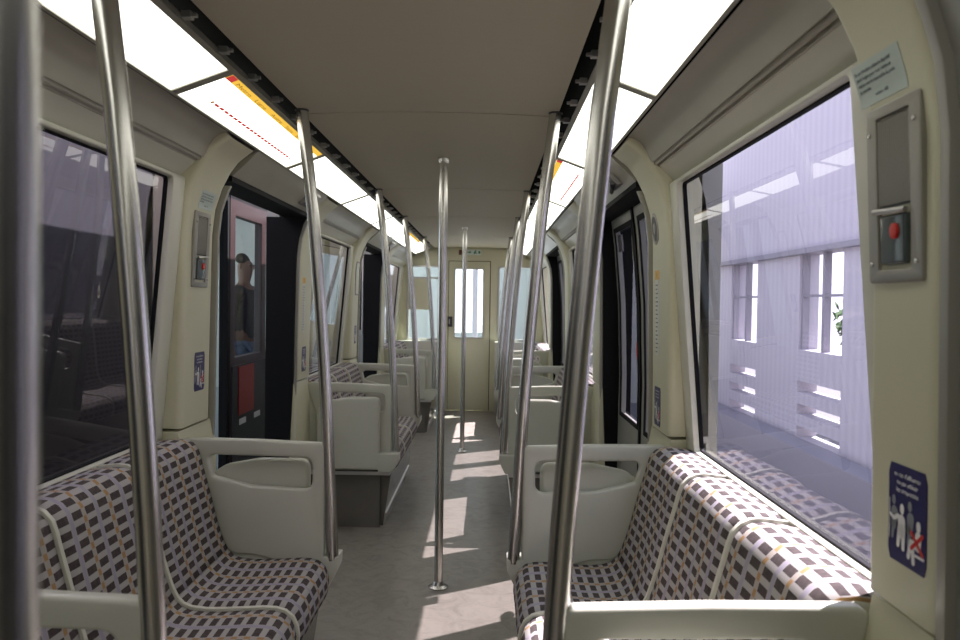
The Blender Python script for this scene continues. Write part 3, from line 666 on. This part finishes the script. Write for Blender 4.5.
def blue_sticker(s, yc, zc, where, sc_=1.0):
    r = tag(empty('crowding_sticker', (s*X_pier(zc), yc, zc)), 'dark blue pictogram sticker with red cross on the %s' % where, 'sticker', 'blue crowding stickers')
    w, h = 0.100*sc_, 0.144*sc_; rd = reading(s, yc)
    gridplate(s, yc, w, zc-h/2, zc+h/2, 0.001, 'blue_ground', M['blue'], r, r=0.006)
    def g(o): return lambda x, y, z: (s*(X_pier(zc+y*sc_)-0.0014-o), rd(x*sc_), zc+y*sc_)
    for i, l in enumerate(["en cas d'affluence", "ne pas utiliser", "les strapontins"]):
        text(l, 0.0098, 'sticker_text', M['white'], lambda x, y, z, i=i: g(0)(x, y+0.054-0.0112*i, z), r, align='CENTER', offset=0.0001)
    def blob(p, q, a, b, m, o, nm): plate(capsule(p, q, a, b), [], 0.0002, 0, nm, m, g(o), r, smooth=None)
    def head(c, rx, ry, m, o): plate([(c[0]+rx*math.cos(t*math.pi/8), c[1]+ry*math.sin(t*math.pi/8)) for t in range(16)], [], 0.0002, 0, 'figure_head', m, g(o), r, smooth=None)
    plate(rectpts(-0.0475, -0.0455, -0.042, 0.018), [], 0.0002, 0, 'pictogram_pole', M['white'], g(0), r, smooth=None)
    for cx in (-0.033, 0.010):          # grey standing passengers
        head((cx-0.002, 0.017), 0.0052, 0.0075, M['sgrey'], 0); blob((cx, 0.000), (cx-0.002, -0.02), 0.009, 0.007, M['sgrey'], 0, 'grey_figure'); blob((cx-0.002, -0.015), (cx-0.005, -0.038), 0.006, 0.003, M['sgrey'], 0, 'grey_figure')
    head((-0.012, 0.008), 0.0056, 0.0080, M['white'], 0.0003)
    blob((-0.013, -0.010), (-0.012, -0.026), 0.010, 0.009, M['white'], 0.0003, 'white_figure'); blob((-0.017, -0.02), (-0.022, -0.046), 0.006, 0.004, M['white'], 0.0003, 'white_figure'); blob((-0.008, -0.02), (-0.008, -0.048), 0.006, 0.004, M['white'], 0.0003, 'white_figure')
    blob((-0.022, -0.004), (-0.034, -0.010), 0.004, 0.003, M['white'], 0.0003, 'white_figure'); blob((-0.034, -0.010), (-0.043, -0.006), 0.003, 0.0025, M['white'], 0.0003, 'white_figure')
    head((0.031, -0.006), 0.0058, 0.0080, M['white'], 0.0003); blob((0.031, -0.020), (0.030, -0.034), 0.0075, 0.0075, M['white'], 0.0003, 'seated_figure')
    blob((0.030, -0.035), (0.013, -0.033), 0.006, 0.0055, M['white'], 0.0003, 'seated_figure'); blob((0.012, -0.033), (0.006, -0.055), 0.005, 0.004, M['white'], 0.0003, 'seated_figure'); blob((0.016, -0.036), (0.019, -0.060), 0.0048, 0.004, M['white'], 0.0003, 'seated_figure')
    plate(rectpts(0.022, 0.046, -0.050, -0.046), [], 0.0002, 0, 'seat_symbol', M['white'], g(0.0003), r, smooth=None)
    blob((0.014, -0.018), (0.042, -0.043), 0.003, 0.003, M['red'], 0.0006, 'red_cross'); blob((0.042, -0.016), (0.014, -0.040), 0.003, 0.003, M['red'], 0.0006, 'red_cross')
blue_sticker(1, 1.156, 1.064, 'near right pillar', 1.05)
blue_sticker(-1, 2.855, 1.105, 'left pillar before the nearest doorway')
blue_sticker(1, 2.86, 1.00, 'right pillar before the nearest closed door')
blue_sticker(-1, 4.49, 1.03, 'left pillar beyond the nearest doorway')
def strip_map(s, yc, where):
    r = tag(empty('timetable_strip', (s*X_pier(1.35), yc, 1.19)), 'narrow white line diagram with yellow head on the %s' % where, 'sticker', 'vertical line diagrams')
    gridplate(s, yc, 0.055, 1.19, 1.47, 0.001, 'strip', mat('strip_paper', (0.62, 0.62, 0.55), 0.4), r)
    gridplate(s, yc, 0.070, 1.472, 1.505, 0.001, 'yellow_head', M['yellow'], r)
    rd = reading(s, yc); bm = bm_new()
    for i in range(17):
        z = 1.20+0.0155*i; L = 0.018+0.012*((i*7) % 5)/4
        for x0, x1 in ((-0.021, -0.015), (-0.011, -0.011+L)):
            bm.faces.new([bm.verts.new((s*(X_pier(zz)-0.0016), rd(x), zz)) for x, zz in ((x0, z), (x1, z), (x1, z+0.005), (x0, z+0.005))])
    done(bm, 'station_names', M['ink'], root=r)
    text('B', 0.022, 'line_letter', M['ink'], lambda x, y, z: (s*(X_pier(y+1.48)-0.0016), rd(x-0.005), y+1.48), r)
strip_map(1, 2.87, 'right pillar before the nearest closed door'); strip_map(-1, 4.45, 'left pillar beyond the nearest doorway')
# round loudspeaker
r = tag(empty('loudspeaker', (X_pier(1.66), 2.895, 1.66)), 'round metal loudspeaker set in the right pillar before the first closed door', 'loudspeaker')
def fpl(x, y, z): return (X_pier(1.66)+(X_pier(1.70)-X_pier(1.62))*(y-1.66)/0.08+0.001-z, x, y)
circ = lambda rad, n=28: [(2.885+rad*math.cos(2*math.pi*t/n), 1.66+1.15*rad*math.sin(2*math.pi*t/n)) for t in range(n)]
plate(circ(0.052), [circ(0.040)], 0.008, 0.002, 'rim', M['unit'], fpl, r); plate(circ(0.0398), [], 0.004, 0, 'mesh_cover', M['dark'], fpl, r); plate(circ(0.018), [], 0.012, 0.002, 'dust_cap', M['grille'], fpl, r)
for y, w in ((4.47, 'second'),):
    pass
# blank inspection plate on the far left pillar (pale rectangle with dark edge)
r = tag(empty('inspection_plate', (-X_pier(1.55), 6.23, 1.42)), 'pale rectangular inspection plate with dark rim on the left pillar by the second doorway', 'panel')
gridplate(-1, 6.23, 0.15, 1.418, 1.69, 0.004, 'rim', M['grille'], r, r=0.01); gridplate(-1, 6.23, 0.125, 1.43, 1.678, 0.006, 'plate', M['frame'], r, r=0.008)
blue_sticker(-1, 6.23, 1.10, 'left pillar before the second doorway')
# ------------------------------------------------------------------ outside, right: ground and a long clad building
bm = bm_new(); box(bm, 1.2, 40, -15, 45, -1.6, -1.5); tag(done(bm, 'track_bed', M['ballast']), kind='structure')
bd = tag(empty('station_building', (5.3, 12, -1.5)), 'long pale clad building with tall windows seen through the right windows', 'building')
bm = bm_new(); box(bm, 5.0, 5.3, -4, 42, 2.25, 5.2); done(bm, 'cladding', M['clad'], root=bd)
bm = bm_new(); box(bm, 4.9, 5.3, -4, 42, 2.17, 2.25); done(bm, 'ledge', M['column'], root=bd)
y = -2.8; bm = bm_new(); gl_ = []; wallm = M['clad']
bm2 = bm_new()
while y < 40:
    box(bm, 5.0, 5.3, y+1.45, y+3.3, -1.5, 2.17); box(bm, 5.0, 5.3, y, y+1.45, -1.5, -0.62); box(bm, 5.0, 5.3, y, y+1.45, 0.42, 0.72)
    for z in (-0.62, -0.28, 0.07): box(bm, 5.0, 5.3, y, y+1.45, z+0.17, z+0.35)
    gl_.append(y); y += 3.3
done(bm, 'wall', M['clad'], root=bd)
bm = bm_new(); box(bm, 4.6, 4.98, -4, 42, -1.5, -0.62); done(bm, 'plinth', M['column'], root=bd)  # dark block added to stand in for shade low in the gap
for y in gl_:
    bm = bm_new(); box(bm, 5.04, 5.14, y, y+0.05, 0.72, 2.17); box(bm, 5.04, 5.14, y+0.66, y+0.74, 0.72, 2.17); box(bm, 5.04, 5.14, y+1.40, y+1.45, 0.72, 2.17); box(bm, 5.05, 5.1, y, y+1.45, 1.52, 1.56)
    done(bm, 'window', M['column'], root=bd)
tr = tag(empty('tree', (9.5, 13, -1.5)), 'green tree glimpsed through the building windows on the right', 'tree')
def tree(tr, x, y, z0, h, rad, n):
    bm = bm_new(); tube(bm, [(x, y, z0), (x+0.1, y, z0+h*0.3), (x, y+0.1, z0+h*0.6)], [0.16, 0.12, 0.06], 10); done(bm, 'trunk', M['column'], smooth=40, root=tr)
    bm = bm_new(); rng = random.Random(7)
    for i in range(n):
        a = rng.random()*6.28; b = rng.uniform(-1, 1); q = rad*rng.random()**0.4; c = Vector((x+q*math.cos(a)*math.sqrt(1-b*b), y+q*math.sin(a)*math.sqrt(1-b*b), z0+h*0.62+q*b*0.8))
        u = Vector((rng.uniform(-1, 1), rng.uniform(-1, 1), rng.uniform(-1, 1))).normalized()*0.14; v = u.orthogonal().normalized()*0.08
        bm.faces.new([bm.verts.new(c+u), bm.verts.new(c+v), bm.verts.new(c-u), bm.verts.new(c-v)])
    done(bm, 'foliage', M['leaves'], root=tr)
tree(tr, 9.5, 17, -1.5, 4.2, 1.5, 2200)
bm = bm_new(); box(bm, 1.5, 1.7, -4, 0.9, -1.5, 2.6)  # unseen wall, added so the near pole reflects something dark
tag(done(bm, 'service_wall', M['darkwall']), 'dark wall outside the right doorway beside the viewer', 'wall')
# beyond the far end: guideway and a pale column
bm = bm_new(); box(bm, -8, 1.2, 9.9, 45, -0.6, -0.5); tag(done(bm, 'guideway', M['concrete']), kind='structure')
bm = bm_new(); box(bm, -0.045, 0.045, 13.0, 13.2, -0.5, 4.5)
tag(done(bm, 'steel_portal', M['clad'], bevel=0.01), 'pale upright column outside the far end door', 'column')
bm = bm_new(); box(bm, -8, -0.62, 15.5, 16, -0.6, 3.6); box(bm, 0.27, 4.6, 15.5, 16, -0.6, 3.6); box(bm, -0.62, 0.27, 15.5, 16, -0.6, 0.75)
for x in (-7, -5, -3, -1, 1, 3): box(bm, x, x+0.25, 15.35, 15.5, -0.6, 3.6)
tag(done(bm, 'depot_building', mat('grey_green_wall', (0.36, 0.38, 0.36), 0.7, noise=0.1, nscale=1)), 'grey green building beyond the far end windows', 'building')
# ------------------------------------------------------------------ outside, left: platform hall behind platform screens
XS = -1.34
bm = bm_new(); box(bm, -6, -1.06, -3, 12, -0.2, -0.02); tag(done(bm, 'platform', M['hallfloor']), kind='structure')
bm = bm_new(); box(bm, -6, XS+0.05, -3, 12, 3.1, 3.2); tag(done(bm, 'platform_ceiling', M['hall']), kind='structure')
bm = bm_new(); box(bm, XS-0.05, XS+0.05, -3, 12, 2.02, 3.1); tag(done(bm, 'fascia', M['fascia']), 'pale lilac fascia above the platform screens outside the left doors', 'fascia')
bm = bm_new()
for y in range(-3, 12, 2): box(bm, -6.0, -5.9, y, y+0.35, -0.02, 3.1)
box(bm, -6.0, -5.9, -3, 12, -0.02, 0.9); box(bm, -6.0, -5.9, -3, 12, 2.6, 3.1); box(bm, -6.0, -1.4, 12, 12.1, -0.02, 3.1)
tag(done(bm, 'platform_wall', M['hall']), kind='structure')
bm = bm_new(); box(bm, XS-0.03, XS+0.03, -3, 3.42, -0.02, 2.02); tag(done(bm, 'screen_wall', M['darkwall']), 'dark solid platform screen outside the nearest left window', 'screen wall')
def screen_door(y0, y1, lab, red=False):
    r = tag(empty('platform_screen_door', (XS, (y0+y1)/2, -0.02)), lab, 'screen door')
    fm = lambda x, y, z: (XS+z, x, y)
    ym = (y0+y1)/2
    plate(rectpts(y0, y1, -0.02, 2.0), [rectpts(y0+0.09, ym-0.05, 1.02, 1.88), rectpts(ym+0.05, y1-0.09, 1.02, 1.88)], 0.05, 0.004, 'door_frame', M['maroon'], fm, r)
    for a, b in ((y0+0.09, ym-0.05), (ym+0.05, y1-0.09)):
        bm = bm_new(); bm.faces.new([bm.verts.new((XS, p, q)) for p, q in ((a, 1.02), (b, 1.02), (b, 1.88), (a, 1.88))]); done(bm, 'pane', M['clear'], root=r)
    plate(rectpts(y0+0.02, y1-0.02, 0.0, 0.97), [], 0.01, 0, 'lower_panel', M['darkwall'], lambda x, y, z: (XS+0.031+z, x, y), r)
    if red: plate(rectpts(y0+0.12, y0+0.42, 0.66, 0.96), [], 0.006, 0, 'red_panel', mat('dull_red', (0.25, 0.02, 0.015), 0.5), lambda x, y, z: (XS+0.040+z, x, y), r)
    bm = bm_new()
    for q in (y0+0.14, y0+0.44, y1-0.34): box(bm, XS+0.037, XS+0.042, q, q+0.12, 0.60, 0.635)
    done(bm, 'reflective_dash', M['white'], root=r)
screen_door(4.56, 5.92, 'maroon framed platform screen door seen through the nearest left doorway', True)
screen_door(8.2, 9.4, 'maroon framed platform screen door beyond the second left doorway')
r = tag(empty('platform_screen', (XS, 7, 0)), 'glazed platform screen outside the left side', 'screen')
for a, b in ((3.44, 4.54), (5.94, 8.18), (9.42, 12.0)):
    n = max(1, round((b-a)/0.7))
    plate(rectpts(a, b, -0.02, 2.0), [rectpts(a+(b-a)*i/n+0.03, a+(b-a)*(i+1)/n-0.03, 0.10, 1.95) for i in range(n)], 0.05, 0.003, 'screen_frame', M['black'], lambda x, y, z: (XS+z, x, y), r)
    bm = bm_new(); bm.faces.new([bm.verts.new((XS, p, q)) for p, q in ((a, 0.1), (b, 0.1), (b, 1.95), (a, 1.95))]); done(bm, 'pane', M['clear'], root=r)
# ------------------------------------------------------------------ the person waiting on the platform
def skin(name, verts, edges, radii, m, root, sub=2):
    me = bpy.data.meshes.new(name); me.from_pydata(verts, edges, []); o = bpy.data.objects.new('tmp', me); C.objects.link(o)
    md = o.modifiers.new('s', 'SKIN'); sv = me.skin_vertices[0].data if me.skin_vertices else None
    if sv is None:
        bpy.context.view_layer.objects.active = o; bpy.ops.mesh.customdata_skin_add(); sv = me.skin_vertices[0].data
    for i, rr in enumerate(radii): sv[i].radius = rr if isinstance(rr, tuple) else (rr, rr); sv[i].use_root = (i == 0)
    ms = o.modifiers.new('u', 'SUBSURF'); ms.levels = sub; ms.render_levels = sub
    bpy.context.view_layer.update()
    nm = bpy.data.meshes.new_from_object(o.evaluated_get(bpy.context.evaluated_depsgraph_get())); bpy.data.objects.remove(o)
    for p in nm.polygons: p.use_smooth = True
    nm.materials.clear(); nm.name = name; q = link(name, nm, m); q.parent = root; return q
pr = tag(empty('person', (-2.33, 8.0, -0.02)), 'person in dark jacket and blue jeans standing on the platform behind the screen door', 'person')
V = [(0, 0, 0.98), (0, 0.0, 1.15), (0, 0.01, 1.35), (0, 0.0, 1.48), (0, 0.0, 1.56), (0, -0.01, 1.64), (0, -0.015, 1.74), (0, -0.01, 1.80)]
E = [(i, i+1) for i in range(7)]; R_ = [(0.15, 0.11), (0.14, 0.10), (0.17, 0.115), (0.12, 0.09), (0.055, 0.055), (0.068, 0.085), (0.078, 0.095), (0.055, 0.07)]
def chain(start, pts, rad):
    i = start
    for p, q in zip(pts, rad): V.append(p); R_.append(q); E.append((i, len(V)-1)); i = len(V)-1
    return i
for sx in (-1, 1):
    chain(0, [(sx*0.10, 0, 0.90), (sx*0.115, -0.01, 0.50), (sx*0.12, 0.02, 0.10), (sx*0.125, -0.12, 0.035)], [0.095, 0.062, 0.045, 0.035])
    w_ = chain(3, [(sx*0.185, 0, 1.44), (sx*0.25, 0.02, 1.16), (sx*0.27, -0.04, 0.90), (sx*0.272, -0.06, 0.82)], [0.065, 0.046, 0.030, (0.036, 0.02)])
    for kf, (dx, L) in enumerate(((-0.03, 0.075), (-0.01, 0.09), (0.01, 0.085), (0.028, 0.07))):
        chain(w_, [(sx*0.272, -0.06+dx, 0.79), (sx*0.270, -0.065+dx, 0.79-L*0.5), (sx*0.258, -0.075+dx, 0.79-L)], [0.010, 0.009, 0.008])
    chain(w_, [(sx*0.26, -0.10, 0.80), (sx*0.25, -0.115, 0.765)], [0.011, 0.009])
skin('body', V, E, R_, M['skin'], pr)
skin('jacket', [(0, 0, 0.92), (0, 0, 1.15), (0, 0.01, 1.35), (0, 0, 1.485), (0.185, 0, 1.44), (0.25, 0.02, 1.16), (0.27, -0.03, 0.93), (-0.185, 0, 1.44), (-0.25, 0.02, 1.16), (-0.27, -0.03, 0.93)],
     [(0, 1), (1, 2), (2, 3), (3, 4), (4, 5), (5, 6), (3, 7), (7, 8), (8, 9)], [(0.18, 0.135), (0.165, 0.125), (0.19, 0.135), (0.11, 0.10), 0.08, 0.062, 0.046, 0.08, 0.062, 0.046], M['jacket'], pr)
skin('jeans', [(0, 0, 0.97), (0.10, 0, 0.88), (0.115, -0.01, 0.50), (0.12, 0.02, 0.10), (-0.10, 0, 0.88), (-0.115, -0.01, 0.50), (-0.12, 0.02, 0.10)],
     [(0, 1), (1, 2), (2, 3), (0, 4), (4, 5), (5, 6)], [(0.155, 0.12), 0.108, 0.078, 0.062, 0.108, 0.078, 0.062], M['jeans'], pr)
skin('hair', [(0, 0.02, 1.75), (0, 0.015, 1.82), (0, -0.03, 1.845)], [(0, 1), (1, 2)], [(0.090, 0.095), (0.082, 0.098), (0.05, 0.05)], M['hair'], pr)
for sx in (-1, 1):
    skin('shoe', [(sx*0.12, 0.04, 0.045), (sx*0.125, -0.08, 0.04), (sx*0.128, -0.17, 0.035)], [(0, 1), (1, 2)], [0.05, 0.045, 0.035], M['black'], pr, 1)
    bm = bm_new(); bmesh.ops.create_uvsphere(bm, u_segments=10, v_segments=6, radius=0.011); 
    for v in bm.verts: v.co += Vector((sx*0.028, -0.092, 1.745))
    done(bm, 'eye', M['hair'], smooth=60, parent=pr)
    bm = bm_new(); bmesh.ops.create_uvsphere(bm, u_segments=10, v_segments=6, radius=0.02)
    for v in bm.verts: v.co = Vector((v.co.x*0.4+sx*0.076, v.co.y*0.7, v.co.z*1.4+1.73))
    done(bm, 'ear', M['skin'], smooth=60, parent=pr)
bm = bm_new(); bmesh.ops.create_uvsphere(bm, u_segments=10, v_segments=6, radius=0.016)
for v in bm.verts: v.co = Vector((v.co.x*0.8, v.co.y-0.105, v.co.z*1.5+1.72))
done(bm, 'nose', M['skin'], smooth=60, parent=pr)
bm = bm_new(); bmesh.ops.create_uvsphere(bm, u_segments=10, v_segments=6, radius=0.02)
for v in bm.verts: v.co = Vector((v.co.x, v.co.y*0.4-0.093, v.co.z*0.25+1.675))
done(bm, 'mouth', M['red'], smooth=60, parent=pr)
pr.rotation_euler = (0, 0, math.radians(75))
